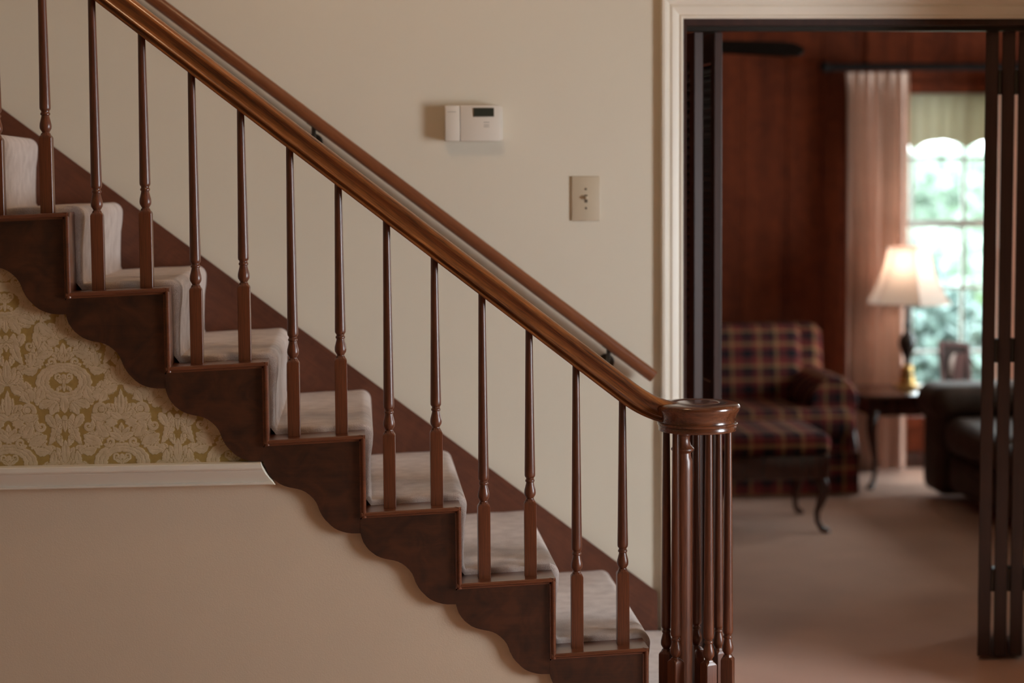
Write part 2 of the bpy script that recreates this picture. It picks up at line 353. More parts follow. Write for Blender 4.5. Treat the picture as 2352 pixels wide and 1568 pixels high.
def damask():
    P, Q, q = 127.0, 370.0, 0.7
    X, Y = np.meshgrid(np.arange(0, P + q, q), np.arange(0, Q + q, q), indexing='ij')
    vein = np.zeros_like(X, bool); edge = np.full_like(X, -9.0)
    prim = []
    def leaf(x, y, a, l, w, lob=4, bend=0.0): prim.append(('l', x, y, R(a), l * .97, w * .86, lob, bend))
    def ring(x, y, rx, ry, t, lob=0): prim.append(('r', x, y, rx, ry, t, lob))
    def dot(x, y, r): prim.append(('d', x, y, r, 0))
    def blob(x, y, r, n): prim.append(('d', x, y, r * .84, n))
    def vol(x, y, r, t, sgn, a0): prim.append(('s', x, y, r, t, sgn, R(a0)))
    # cartouche of two C-scrolls with a small fleur inside
    blob(64, 50, 25, 7); blob(40, 74, 21, 6); blob(0, 60, 17, 5); blob(22, -52, 20, 6); blob(0, -46, 16, 4); blob(88, 30, 13, 5)
    ring(0, 0, 48, 34, 11.5, 9)
    leaf(0, -22, 90, 40, 4.5, 2); dot(0, 13, 6); vol(12, 13, 9, 3.2, 1, 200); leaf(5, -8, -48, 22, 5, 2); leaf(3, -2, 35, 18, 4.5, 2); dot(14, -16, 4)
    # crown
    for a, l in ((90, 40), (58, 36), (30, 34)): leaf(0, 52, a, l, 10, 3)
    vol(27, 47, 11.5, 4.2, -1, 20); leaf(34, 58, 62, 44, 13, 5, .15); leaf(46, 46, 24, 46, 14, 5, .2); leaf(58, 30, -6, 36, 12, 4, .2); leaf(18, 80, 74, 34, 11, 4)
    leaf(50, 84, 105, 30, 11, 3); vol(74, 84, 12, 4.5, 1, 120)
    # foliage under the cartouche, long acanthus scroll
    leaf(0, -34, -90, 38, 13, 4); leaf(8, -38, -58, 46, 14, 5, -.15); leaf(28, -36, -22, 42, 13, 5, -.2); leaf(50, -20, 10, 26, 10, 3)
    leaf(17, -72, -74, 78, 14, 7, .28); leaf(40, -146, -160, 22, 7, 3); leaf(0, -82, -90, 34, 7, 3); leaf(0, -90, -48, 24, 6, 2); leaf(0, -88, -8, 18, 6, 2); dot(0, -82, 6)
    # palmette standing between two cartouches
    blob(26, -196, 22, 6); blob(48, -214, 18, 6); blob(0, -178, 16, 4)
    for a, l, w in ((4, 30, 11), (32, 36, 12), (62, 44, 12), (90, 56, 12)): leaf(0, -186, a, l, w, 4)
    leaf(8, -196, -30, 40, 13, 5, -.2); leaf(34, -204, -62, 34, 11, 4, .2)
    # slender palmette with two volutes
    blob(22, 96, 17, 5); blob(0, 112, 15, 4)
    vol(44, 122, 22, 7.5, 1, 160); dot(44, 122, 7); leaf(34, 132, 200, 24, 8, 3)
    for a, l, w in ((20, 30, 9), (50, 36, 10), (74, 46, 10), (90, 62, 10)): leaf(0, 108, a, l, w, 5)
    leaf(30, 104, 10, 38, 12, 4, .2); leaf(62, 138, 70, 44, 14, 5, .25); leaf(70, 128, 20, 38, 12, 4, -.2); leaf(0, 100, 30, 30, 10, 3); leaf(52, 158, 110, 34, 11, 4)
    # leaves filling the ground
    leaf(76, -52, -38, 46, 14, 5, .2); leaf(64, -70, -80, 40, 12, 5, -.2); vol(94, -26, 12, 4.5, -1, 60); leaf(98, -4, 84, 34, 10, 4); leaf(86, 112, -60, 40, 12, 5); leaf(108, 70, -70, 36, 9, 4)
    leaf(52, -150, 84, 40, 11, 4, .2); leaf(70, -128, 20, 40, 11, 4); dot(112, 58, 5); dot(60, -112, 5)
    offs = [(0, 0), (0, Q), (0, -Q), (P, Q / 2), (P, -Q / 2), (P, 1.5 * Q), (-P, Q / 2), (-P, -Q / 2), (-P, 1.5 * Q), (2 * P, 0), (2 * P, Q)]
    for ox, oy in offs:
        for sg in (1, -1):
            xx = (X - ox) * sg; yy = Y - oy
            for p in prim:
                if p[0] == 'l':
                    _, x, y, a, l, w, lob, bend = p
                    c, s_ = math.cos(a), math.sin(a); u = ((xx - x) * c + (yy - y) * s_) / l; t = -(xx - x) * s_ + (yy - y) * c
                    t = t - bend * l * (u * u - u) * 1.6
                    uc = np.clip(u, 0, 1)
                    h = w * np.sin(PI * uc ** 0.8) ** 0.75 * (0.86 + 0.20 * np.abs(np.sin(PI * lob * uc)))
                    d = np.where((u > 0) & (u < 1), h - np.abs(t), -9)
                    vn = (d > 1.5) & (np.abs(t) < 0.6) & (u > .3) & (u < .75)
                elif p[0] == 'r':
                    _, x, y, rx, ry, t, lob = p
                    th = np.arctan2((yy - y) / ry, (xx - x) / rx); rr = np.hypot((xx - x) / rx, (yy - y) / ry)
                    tt = t * (1 + (0.16 * np.abs(np.cos(lob * th)) if lob else 0))
                    d = tt - np.abs(rr - 1) * (rx + ry) / 2; vn = np.abs(d - t * .75) < .6
                elif p[0] == 'd':
                    _, x, y, r, n = p; d = r * ((0.86 + 0.2 * np.abs(np.cos(n * np.arctan2(yy - y, xx - x)))) if n else 1) - np.hypot(xx - x, yy - y); vn = np.zeros_like(X, bool)
                else:
                    _, x, y, r, t, sgn, a0 = p
                    th = np.arctan2(yy - y, xx - x) * sgn - a0; rr = np.hypot(xx - x, yy - y); d = np.full_like(X, -9.0)
                    for tn in range(2):
                        ph = np.mod(th, 2 * PI) + 2 * PI * tn; rad = r * np.maximum(1 - ph / (3.3 * PI), 0)
                        d = np.maximum(d, np.where(ph < 3 * PI, t * (1 - ph / (4.5 * PI)) - np.abs(rr - rad), -9))
                    vn = np.zeros_like(X, bool)
                # later motifs overlap earlier ones with a thin incised outline
                on = d > -1.1
                edge = np.where(on, d, edge); vein = np.where(on, vn, vein)
    v = np.where(edge <= -1.1, 0.15, np.where(edge < 0.0, 0.46, np.where(edge < 1.4, 0.66, 0.95)))
    v = np.where(vein & (edge > 0), 0.54, v)
    return v, P, Q, q
def build_wallpaper():
    tab, P, Q, q = damask()
    s = 0.00138; x0, x1, z0, z1 = -1.32, -0.24, 0.845, 1.50
    nx, nz = int((x1 - x0) / s), int((z1 - z0) / s)
    gx = x0 + np.arange(nx) * s; gz = z0 + np.arange(nz) * s
    GX, GZ = np.meshgrid(gx, gz, indexing='ij')
    # only under the stair brackets
    kk = np.ceil((xr(1) - GX) / RUN); lim = 0.130 + RISE * kk - 0.06
    keep = GZ < lim
    u = (GX + 0.764) * 880; w = (GZ - 1.066) * 880          # a cartouche is centred here
    jn = np.floor(u / P).astype(int)
    fu = u - jn * P; odd = (jn % 2) != 0
    fu = np.where(odd, P - fu, fu)
    yy = np.mod(w, Q)
    iu = np.clip((fu / q).round().astype(int), 0, tab.shape[0] - 1); iy = np.clip((yy / q).round().astype(int), 0, tab.shape[1] - 1)
    val = tab[iu, iy]
    idx = -np.ones(GX.shape, int); idx[keep] = np.arange(keep.sum())
    emb = np.where(val > .6, 0.0005, 0.0)
    co = np.stack([GX[keep], 0.0125 - emb[keep], GZ[keep]], 1)
    a, b, c, d = idx[:-1, :-1], idx[1:, :-1], idx[1:, 1:], idx[:-1, 1:]
    ok = (a >= 0) & (b >= 0) & (c >= 0) & (d >= 0)
    fa = np.stack([a[ok], b[ok], c[ok], d[ok]], 1)
    me = bpy.data.meshes.new('wallpaper'); me.vertices.add(len(co)); me.vertices.foreach_set('co', co.ravel())
    me.loops.add(fa.size); me.loops.foreach_set('vertex_index', fa.ravel())
    me.polygons.add(len(fa)); me.polygons.foreach_set('loop_start', np.arange(0, fa.size, 4))
    me.update(calc_edges=True)
    at = me.attributes.new('pattern', 'FLOAT', 'POINT'); at.data.foreach_set('value', val[keep].astype(np.float32))
    me.polygons.foreach_set('use_smooth', [True] * len(me.polygons))
    me.materials.append(MATS['damask_paper'])
    o = bpy.data.objects.new('wallpaper', me); COL.objects.link(o); o.parent = wall_stair
    o['label'] = 'gold and cream damask wallpaper'
build_wallpaper()
# chair rail, its end coped to the scalloped bracket
prof = [(0.014, .790), (-.004, .790), (-.010, .793), (-.010, .797), (-.004, .800), (-.006, .806), (-.014, .818), (-.018, .828), (-.018, .832), (-.024, .834), (-.026, .838), (-.026, .848), (-.022, .851), (.014, .851)]
def cope(z): t = (0.851 - z) / 0.061; return -0.260 + 0.010 * t + 0.026 * t * t
struct(MB().sweep([[(-2.6, y, z) for y, z in prof], [(cope(z), y, z) for y, z in prof]]).build('trim_1', 'trim_paint', smooth=20))

# door casing: mitred, moulded
def casing_profile():   # (offset outward from opening, projection toward the hall)
    return [(0.0, 0.0), (0.0, 0.010), (0.004, 0.013), (0.009, 0.013), (0.012, 0.010), (0.016, 0.012), (0.026, 0.017), (0.036, 0.019), (0.044, 0.016), (0.047, 0.019), (0.052, 0.023), (0.060, 0.025), (0.068, 0.024), (0.0705, 0.020), (0.0705, 0.0)]
cp = casing_profile()
for nm, path in (('casing_side', 0), ('casing_head', 1), ('casing_side', 2)):
    m = MB()
    if path == 0: rings = [[(DX0 - o, WALL_Y - p, 0) for o, p in cp], [(DX0 - o, WALL_Y - p, DZ + o) for o, p in cp]]
    elif path == 1: rings = [[(DX0 - o, WALL_Y - p, DZ + o) for o, p in cp], [(DX1 + o, WALL_Y - p, DZ + o) for o, p in cp]]
    else: rings = [[(DX1 + o, WALL_Y - p, DZ + o) for o, p in cp], [(DX1 + o, WALL_Y - p, 0) for o, p in cp]]
    m.sweep(rings)
    if path == 0: trim2 = struct(m.build('trim_2', 'trim_paint', smooth=20))
    else: m.build(nm, 'trim_paint', trim2, smooth=20)
jb = MB().box(DX0, DX0 + .012, WALL_Y, WALL_Y + .115, 0, DZ)
struct(jb.box(DX1 - .012, DX1, WALL_Y, WALL_Y + .115, 0, DZ).box(DX0 + .012, DX1 - .012, WALL_Y + .004, WALL_Y + .115, DZ - .02, DZ).build('trim_3', 'door_wood', smooth=0))
tag(MB().box(DX0 + .02, DX1 - .02, WALL_Y + .05, WALL_Y + .075, DZ - .034, DZ - .02).build('door_track', 'bracket_metal', smooth=0), 'thin metal track of the folding doors under the doorway head', 'track')

# den shell
DY0, DY1 = WALL_Y + 0.115, 5.10
WX0, WX1, WZ0, WZ1 = 2.715, 3.576, 0.28, 2.03
wall_den = wall_with_hole('wall_den_back', 'y', DY1, DY1 + 0.15, 0.2, 5.0, 0, 2.55, [(WX0, WX1, WZ0, WZ1)], 'panel_wood')
struct(MB().box(0.1, 0.2, DY0, DY1 + .15, 0, 2.55).build('wall_den_left', 'panel_wood', smooth=0))
wall_with_hole('wall_den_right', 'x', 4.6, 4.7, DY0, DY1 + .15, 0, 2.55, [(2.5, 5.0, .05, 2.1)], 'panel_wood')
gw = MB()
for a, b, c, d in ((2.5, 2.56, .05, 2.1), (4.94, 5.0, .05, 2.1), (2.56, 4.94, .05, .12), (2.56, 4.94, 2.04, 2.1), (3.71, 3.79, .12, 2.04)): gw.box(4.62, 4.68, a, b, c, d)
window3 = struct(gw.build('window_3', 'trim_paint', smooth=0))
for a, b in ((2.56, 3.71), (3.79, 4.94)): MB().box(4.648, 4.652, a, b, .12, 2.04).build('pane', 'window_glass', window3, smooth=0)
struct(MB().box(0.1, 4.7, DY0, DY1 + .15, 2.5, 2.6).build('ceiling_den', 'den_ceiling_paint', smooth=0))
random.seed(4)
x = 0.2
while x < 4.6:                                      # vertical panel boards of uneven width
    w = random.choice([0.14, 0.19, 0.24, 0.17]); x2 = min(x + w, 4.6)
    th = 0.012 + random.uniform(-.0006, .0006)
    segs = [(0.09, 2.5)]
    lo, hi = x + .0012, x2 - .0012
    if hi > WX0 - .06 and lo < WX1 + .06:
        if lo < WX0 - .06 and hi > WX0 - .06: hi = max(lo + .01, WX0 - .062)
        elif lo < WX1 + .06 < hi: lo = WX1 + .062
        else: segs = [(0.09, WZ0 - .06), (WZ1 + .06, 2.5)]
    for a, b in segs: MB().rbox(lo, hi, DY1 - th, DY1, a, b, .003, 1).build('plank', 'panel_wood', wall_den)
    x = x2
struct(MB().box(.2, 4.6, DY1 - .018, DY1, 0, .088).build('baseboard_den', 'mahogany', smooth=0))
# den window: casing, sashes, muntins, panes
wn = MB()
for a, b, c, d in [(WX0 - .06, WX0, WZ0 - .06, WZ1 + .06), (WX1, WX1 + .06, WZ0 - .06, WZ1 + .06), (WX0, WX1, WZ1, WZ1 + .06), (WX0, WX1, WZ0 - .06, WZ0)]:
    wn.box(a, b, DY1 - .022, DY1 + .06, c, d)
window1 = struct(wn.build('window_1', 'panel_wood', smooth=0))
for i in range(1, 3):
    xx = WX0 + (WX1 - WX0) * i / 3; MB().box(xx - .009, xx + .009, DY1 + .03, DY1 + .055, WZ0, WZ1).build('muntin', 'white_sash', window1, smooth=0)
for j in range(0, 6):
    zz = WZ0 + (WZ1 - WZ0) * j / 5; h = .02 if j == 3 else (.018 if j in (0, 5) else .009)
    MB().box(WX0, WX1, DY1 + .028, DY1 + .057, max(zz - h, WZ0), min(zz + h, WZ1)).build('meeting_rail' if j == 3 else 'muntin', 'white_sash', window1, smooth=0)
for i in range(3):
    for j in range(5):
        MB().box(WX0 + (WX1 - WX0) * i / 3, WX0 + (WX1 - WX0) * (i + 1) / 3, DY1 + .040, DY1 + .043, WZ0 + (WZ1 - WZ0) * j / 5, WZ0 + (WZ1 - WZ0) * (j + 1) / 5).build('pane', 'window_glass', window1, smooth=0)

# ------------------------------------------------------------------ staircase
stair = thing('staircase', (0.9, 0.45, 0.0), 'dark wooden staircase with scalloped step brackets, climbing to the left', 'staircase')
BR = [(0, 0), (2.5, 10), (6.5, 21), (13, 31), (20, 39.5), (28, 46), (37, 52.5), (48, 57.5), (58, 60.5), (69, 63), (79, 65), (89, 68), (98, 72.5), (107, 79), (116, 87.5), (123, 97), (127, 106), (130, 115), (133.5, 122), (138, 130), (144, 138), (151, 145), (158, 152), (166, 158), (174.5, 162.5), (184, 166), (195, 169), (207, 170.7), (228, 171)]
def bead(p0, p1, thick, horiz):
    """moulded edge strip from p0 to p1 in xz, front bead and fillet"""
    pr = [(-.000, 0), (-.009, 0), (-.0125, -.0025), (-.0135, -.006), (-.0125, -.009), (-.009, -.0115), (-.006, -.012), (-.006, -.016), (0.0, -.016)]
    rings = []
    for q in (p0, p1):
        rings.append([((q[0], y, q[1] + t) if horiz else (q[0] + t, y, q[1])) for y, t in pr])
    return MB().sweep(rings)
for k in range(0, NS + 1):
    a, b = xr(k + 1), xr(k)
    za, zb = ztx(k, a), ztx(k, b)
    # tread board and riser board
    y0 = -0.10 if k == 0 else 0.0
    if k == 0:                                       # starting step with a rounded end under the newel
        poly = [(a - .02, .93), (a - .02, 0.0), (0.80, -0.09)] + [(0.93 + .13 * math.cos(t), 0.04 + .13 * math.sin(t)) for t in np.linspace(-PI / 2, PI / 3, 14)] + [(b, .22), (b, .93)]
        n = len(poly)
        for nm, z0, z1, g in (('tread', .100, .130, 1.0), ('riser', 0.0, .100, .985)):
            m = MB(); v = [((x_ - .75) * g + .75, y_, z0) for x_, y_ in poly] + [((x_ - .75) * g + .75, y_, z1) for x_, y_ in poly]
            m.add(v, [tuple(range(n - 1, -1, -1)), tuple(range(n, 2 * n))] + [(i, (i + 1) % n, (i + 1) % n + n, i + n) for i in range(n)]).build(nm, 'trim_wood' if nm == 'tread' else 'bracket_wood', stair)
        continue
    MB().add([(a - .01, 0, za - .022), (b - .001, 0, zb - .022), (b - .001, .94, zb - .022), (a - .01, .94, za - .022), (a - .01, 0, za), (b - .001, 0, zb), (b - .001, .94, zb), (a - .01, .94, za)],
             [(3, 2, 1, 0), (4, 5, 6, 7), (0, 1, 5, 4), (1, 2, 6, 5), (2, 3, 7, 6), (3, 0, 4, 7)]).build('tread', 'trim_wood', stair, smooth=0)
    MB().box(b - .018, b - .001, 0.0, .94, zt(k - 1) - .005, zb - .022).build('riser', 'trim_wood', stair, smooth=0)
    # scalloped bracket
    X0 = a - .0156; z0 = zt(k) - .061
    poly = [(X0 + u * RUN / 228, z0 - v * RISE / 171) for u, v in BR]
    zl = zt(k - 1) - .016
    poly = poly + [(X0 + RUN, zl), (b - .008, zl), (b - .008, zb - .014), (a - .008, za - .014), (X0, za - .02)]
    if k == 1: poly = [p for p in poly]
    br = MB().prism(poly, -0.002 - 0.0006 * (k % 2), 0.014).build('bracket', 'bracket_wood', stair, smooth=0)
    bead((a - .012, za), (b, zb), 0, True).build('tread_bead', 'trim_wood', stair)
    bead((b, zb), (b, ztx(k - 1, b) - (0.014 if k > 1 else 0)), 0, False).build('riser_bead', 'trim_wood', stair)
# skirt board along the wall
sk = lambda x_: 1.8125 - 0.7666 * (x_ + 1.0769)
MB().prism([(-2.35, sk(-2.35)), (0.935, sk(.935)), (0.935, .10), (.55, .10), (-2.35, 2.25)], WALL_Y - .018, WALL_Y).build('skirt_board', 'skirt_wood', stair, smooth=0)

# carpet laid over the steps
def carpet_profile():
    """outer surface and the wood beneath it, point for point (xz)"""
    p = []
    for k in range(0, NS + 1):
        b = xr(k); t = 0.016; zw = ztx(k, b); nz = zw + t
        zlow = (ztx(k - 1, b) + t) if k > 0 else 0.012
        xn = b + 0.022; r = 0.030
        for x_, z_ in ((b + .012, zlow + .010), (b + .012, zlow + .05), (b + .015, nz - .090), (xn - .002, nz - .058)): p.append(((x_, z_), (b - .006, z_)))
        for i in range(7):
            an = i / 6 * PI / 2; q = (xn - r + r * math.cos(an), nz - r + r * math.sin(an)); p.append((q, (min(q[0], b - .006), min(q[1], zw - .004))))
        xe = xr(k + 1) + .016; ze = ztx(k, xe) + t
        for x_, z_ in ((b - .06, nz + (ze - nz) * .3), ((b + xe) / 2, (nz + ze) / 2 + .001), (xe, ze)): p.append(((x_, z_), (x_, z_ - t - .004)))
    return p
cpf = carpet_profile()
def carpet_mesh(prof, ya, yb):
    ys = [(ya, 1.0), (ya, .45), (ya + .003, .16), (ya + .010, 0)] + [(ya + .010 + (yb - .010 - ya) * i / 10, 0) for i in range(1, 11)]
    return [[(o[0] * (1 - w) + q[0] * w, y, o[1] * (1 - w) + q[1] * w) for y, w in ys] for o, q in prof]
nk = 14
rg = carpet_mesh(cpf[nk:], 0.098, WALL_Y - .02)
m = MB().sweep(rg, closed=False)
rg0 = carpet_mesh(cpf[:nk], 0.20, WALL_Y - .02); m.sweep(rg0, closed=False)
tag(m.build('stair_carpet', 'stair_carpet', base=(0.3, 0.5, 0.33), smooth=60), 'beige plush carpet covering the treads and risers of the stairs', 'carpet')

# ------------------------------------------------------------------ balustrade
BAL_Y = 0.05
rail_z = lambda x_: 1.527 - 0.780 * x_               # underside of the handrail
bal = thing('stair_balustrade', (0.9, BAL_Y, 0.13), 'reddish oak stair railing of turned balusters with a round newel cluster', 'railing')
def baluster_mesh(L, blk=0.197):
    m = MB(); h = .0163
    # square block with eased shoulders
    def sq(hh, z, c=0.0):
        return [(-hh + c, -hh, z), (hh - c, -hh, z), (hh, -hh + c, z), (hh, hh - c, z), (hh - c, hh, z), (-hh + c, hh, z), (-hh, hh - c, z), (-hh, -hh + c, z)]
    m.sweep([sq(h, 0, .001), sq(h, blk - .004, .001), sq(h - .0012, blk, .003), sq(h - .004, blk + .004, .006), sq(.0105, blk + .009, .005)])
    z = blk + .006
    pr = [(.0105, z), (.0095, z + .005), (.0112, z + .008), (.0148, z + .014), (.0156, z + .020), (.0150, z + .027), (.0128, z + .036), (.0108, z + .044), (.0102, z + .048),
          (.0122, z + .0495), (.0128, z + .052), (.0122, z + .0545), (.0103, z + .0565), (.0108, z + .060), (.0134, z + .063), (.0143, z + .067), (.0143, z + .075)]
    for i in range(1, 7):
        t = i / 6; pr.append((.0143 + (.0094 - .0143) * t ** 0.9, z + .075 + (L - z - .075) * t))
    return m.lathe(pr, n=18)
protos = {}
for k in range(1, NS + 1):
    for j, dx in enumerate((0.0635, 0.188)):
        bx = xr(k + 1) + dx; zb_ = ztx(k, bx)
        if j not in protos:
            o = baluster_mesh(rail_z(bx) - zb_ + .010).build('baluster', 'oak_vertical', base=(0, 0, 0)); protos[j] = o; o.parent = bal
        else: o = linked(protos[j], 'baluster', (0, 0, 0), bal)
        o.location = Vector((bx, BAL_Y, zb_)) - bal.location
        o.rotation_euler.z = random.uniform(-.05, .05)
# handrail: straight rake, easing to level at the newel cap
half = [(0, .0), (.0205, .0), (.0225, .002), (.0225, .0065), (.0200, .0075), (.0190, .0125), (.0205, .0140), (.0265, .0143), (.0270, .0165), (.0248, .0180), (.0225, .023), (.0222, .029), (.0235, .036), (.0270, .0425), (.0312, .0460), (.0325, .0490), (.0318, .0535), (.0290, .0580), (.0235, .0615), (.0150, .0640), (0, .0648)]
profH = half[1:-1] + [(0, .0648)] + [(-y, h) for y, h in reversed(half[1:-1])]
path = [(-2.35 + i * .2, rail_z(-2.35 + i * .2)) for i in range(16)] + [(.69, rail_z(.69))]
p0, p1, p2 = Vector((.69, rail_z(.69))), Vector((.775, rail_z(.775))), Vector((.88, .921))
for i in range(1, 13):
    t = i / 12; q = p0 * (1 - t) ** 2 + p1 * 2 * t * (1 - t) + p2 * t * t; path.append((q.x, q.y))
rings = []
for i, p in enumerate(path):
    a, b = path[max(i - 1, 0)], path[min(i + 1, len(path) - 1)]
    t = Vector((b[0] - a[0], b[1] - a[1])).normalized(); nx_, nz_ = -t.y, t.x
    if nz_ < 0: nx_, nz_ = -nx_, -nz_
    s_ = 1.0 if p[0] < .7 else 1 - .12 * (p[0] - .7) / .18
    rings.append([(p[0] + nx_ * h * s_, BAL_Y + y, p[1] + nz_ * h * s_) for y, h in profH])
MB().sweep(rings).build('handrail', 'oak_rake', bal, smooth=40)
NX, NY = 0.902, BAL_Y
cap = [(.0, .906), (.098, .906), (.1035, .9075), (.1045, .910), (.1045, .919), (.103, .9215), (.1065, .9225), (.108, .926), (.1065, .9295), (.102, .931), (.1015, .936), (.103, .944), (.107, .953), (.112, .961), (.1145, .967), (.1145, .972), (.112, .977), (.106, .9805), (.096, .982), (.06, .982), (.058, .9805), (.056, .982), (.052, .983), (.0, .983)]
capo = MB().lathe(cap[1:], (NX, NY, 0), 64).build('newel_cap', 'oak_level', bal, smooth=40)
post = [(.027, .13), (.027, .80), (.027, .825), (.023, .835), (.0225, .845), (.027, .849), (.031, .853), (.031, .857), (.027, .861), (.023, .866), (.020, .876), (.019, .884), (.021, .892), (.0255, .895), (.0255, .899), (.030, .902), (.030, .908)]
MB().lathe(post, (0.864, NY + .01, 0), 28).build('newel_post', 'oak_vertical', bal, smooth=35)
ring0 = None
for ax, ay in ((-.076, .048), (-.066, -.046), (.016, -.083), (.078, -.032), (.066, .040), (.012, .082)):
    if ring0 is None:
        ring0 = baluster_mesh(.908 - .130, .160).build('baluster', 'oak_vertical', base=(0, 0, 0)); ring0.parent = bal; o = ring0
    else: o = linked(ring0, 'baluster', (0, 0, 0), bal)
    o.location = Vector((NX + ax, NY + ay, .130)) - bal.location
    o.rotation_euler.z = math.atan2(ay, ax) if abs(ax) > .05 else .45
# ------------------------------------------------------------------ wall rail
wr = thing('wall_handrail', (0.77, WALL_Y, 1.0), 'plain round wooden handrail fixed along the cream wall', 'handrail')
A, B = Vector((-2.35, .885, 3.4696)), Vector((0.9142, .885, 0.9652))
t = (B - A).normalized(); n_ = Vector((-t.z, 0, t.x)); n_ = -n_ if n_.z < 0 else n_
sec = [(.0200 * math.copysign(abs(math.cos(a)) ** .75, math.cos(a)), .0197 * math.copysign(abs(math.sin(a)) ** .75, math.sin(a))) for a in np.linspace(0, 2 * PI, 24, endpoint=False)]
MB().sweep([[p + Vector((0, u, 0)) + n_ * v for u, v in sec] for p in (A, B)]).build('rail', 'wall_rail_wood', wr, smooth=35)
for bx in (-1.92, -1.02, -.118, .785):
    c = A + t * ((bx - A.x) / t.x) - n_ * .0185
    arm = MB().tube([c + Vector((0, 0, .004)), c + Vector((0, .0, -.016)), c + Vector((0, .018, -.034)), c + Vector((0, .045, -.042)), Vector((c.x, WALL_Y, c.z - .042))], [.007, .007, .007, .007, .008], 10)
    arm.lathe([(.026, 0), (.026, .004), (.018, .009), (.009, .012)], (c.x, WALL_Y, c.z - .042), 20, Matrix.Rotation(R(90), 4, 'X'))
    bo = arm.build('rail_bracket', 'bracket_metal', wr, smooth=35)
    M = Matrix.Translation(c) @ Matrix.Rotation(-math.atan2(t.z, t.x), 4, 'Y')
    MB().box(-.025, .025, -.010, .010, -.002, .003, M).build('saddle', 'bracket_metal', bo)
# ------------------------------------------------------------------ thermostat and switch
th = thing('thermostat', (.362, WALL_Y, 1.70), 'cream rectangular thermostat with a dark display on the wall', 'thermostat')
MB().rbox(.276, .452, WALL_Y - .012, WALL_Y, 1.703, 1.806, .003, 2).build('back_plate', 'thermostat_plastic', th)
MB().rbox(.2725, .3175, WALL_Y - .048, WALL_Y - .010, 1.700, 1.809, .0018, 2).build('cover', 'thermostat_plastic', th)
bd = MB().rbox(.3188, .4425, WALL_Y - .048, WALL_Y - .010, 1.700, 1.809, .0018, 2).build('body', 'thermostat_plastic', th)
MB().rbox(.359, .423, WALL_Y - .0505, WALL_Y - .046, 1.7745, 1.8015, .001, 1).build('display_bezel', 'screw_dark', bd)
MB().box(.3605, .4215, WALL_Y - .051, WALL_Y - .048, 1.776, 1.800).build('display', 'lcd', bd)
for zz in (1.757, 1.749, 1.7435): MB().box(.391, .408, WALL_Y - .0484, WALL_Y - .047, zz - .0008, zz + .0012).build('printed_line', 'print_grey', bd)
for i in range(5): MB().box(.2805 + i * .0052, .2845 + i * .0052, WALL_Y - .0483, WALL_Y - .047, 1.7885, 1.7905).build('printed_mark', 'print_grey', th)
MB().box(.437, .447, WALL_Y - .030, WALL_Y - .012, 1.735, 1.765).build('slider', 'thermostat_plastic', th)
ls = thing('light_switch', (.711, WALL_Y, 1.45), 'almond light switch plate with a toggle beside the doorway', 'light switch')
MB().rbox(.6665, .756, WALL_Y - .0075, WALL_Y, 1.451, 1.590, .003, 2).build('plate', 'almond_plastic', ls)
MB().box(.7065, .7165, WALL_Y - .008, WALL_Y - .007, 1.508, 1.532).build('slot', 'screw_dark', ls)
MB().rbox(.7075, .7155, WALL_Y - .022, WALL_Y - .006, 1.518, 1.529, .002, 1, Matrix.Translation((0, 0, 0))).build('toggle', 'almond_plastic', ls)
for zz in (1.4905, 1.5505): MB().lathe([(.0038, 0), (.0038, .0015), (.002, .0022)], (.7115, WALL_Y - .007, zz), 12, Matrix.Rotation(R(90), 4, 'X')).build('screw', 'screw_dark', ls)

# ------------------------------------------------------------------ folding louvred doors
def louvre_panel(door, p, ang, L=.37, th_=.030, z0=.015, z1=DZ - .036, hinge=()):
    """p: near corner (left side), panel runs away from the hall at ang from +y toward +x"""
    M = Matrix.Translation((p[0], p[1], 0)) @ Matrix.Rotation(-ang, 4, 'Z')
    fr = MB()
    fr.rbox(0, th_, 0, .045, z0, z1, .002, 1, M).rbox(0, th_, L - .045, L, z0, z1, .002, 1, M)
    for a, b in ((z0, z0 + .16), (.93, 1.03), (z1 - .09, z1)): fr.box(.002, th_ - .002, .045, L - .045, a, b, M)
    leaf = fr.build('door_leaf', 'door_wood', door)
    proto = None; zz = z0 + .175
    while zz < z1 - .10:
        if not (.92 < zz < 1.04):
            if proto is None:
                m = MB().box(-.0185, .0185, .045, L - .045, -.003, .003, Matrix.Rotation(R(-58), 4, 'Y'))
                proto = m.build('slat', 'door_wood', base=(0, 0, 0), smooth=0); o = proto; o.parent = leaf
            else: o = linked(proto, 'slat', (0, 0, 0), leaf)
            o.location = M @ Vector((th_ / 2, 0, zz)) - door.location; o.rotation_euler.z = -ang
        zz += .0285
    for hz in hinge:
        MB().box(th_, th_ + .0115, .002, .05, hz - .038, hz + .038, M).tube([M @ Vector((th_ + .005, -.003, hz - .036)), M @ Vector((th_ + .005, -.003, hz + .036))], .006, 8).build('hinge', 'bracket_metal', leaf)
    return leaf
dl = thing('folding_door', (1.09, 1.03, 0.015), 'dark louvred folding door tucked against the left jamb', 'door')
louvre_panel(dl, (1.064, 1.005), R(-9)); louvre_panel(dl, (1.128, 1.005), R(-4), th_=.026)
drr = thing('folding_door', (2.07, 1.03, 0.015), 'dark louvred folding door stacked at the right edge of the doorway', 'door')
dr_ = math.atan2(2.05, 5.95)
hg = (1.88, 1.02, .27)
for px_ in (2.004, 2.058, 2.112):
    louvre_panel(drr, (px_, 1.005), math.atan2(px_ + .035, 5.95), th_=.0405, hinge=hg)

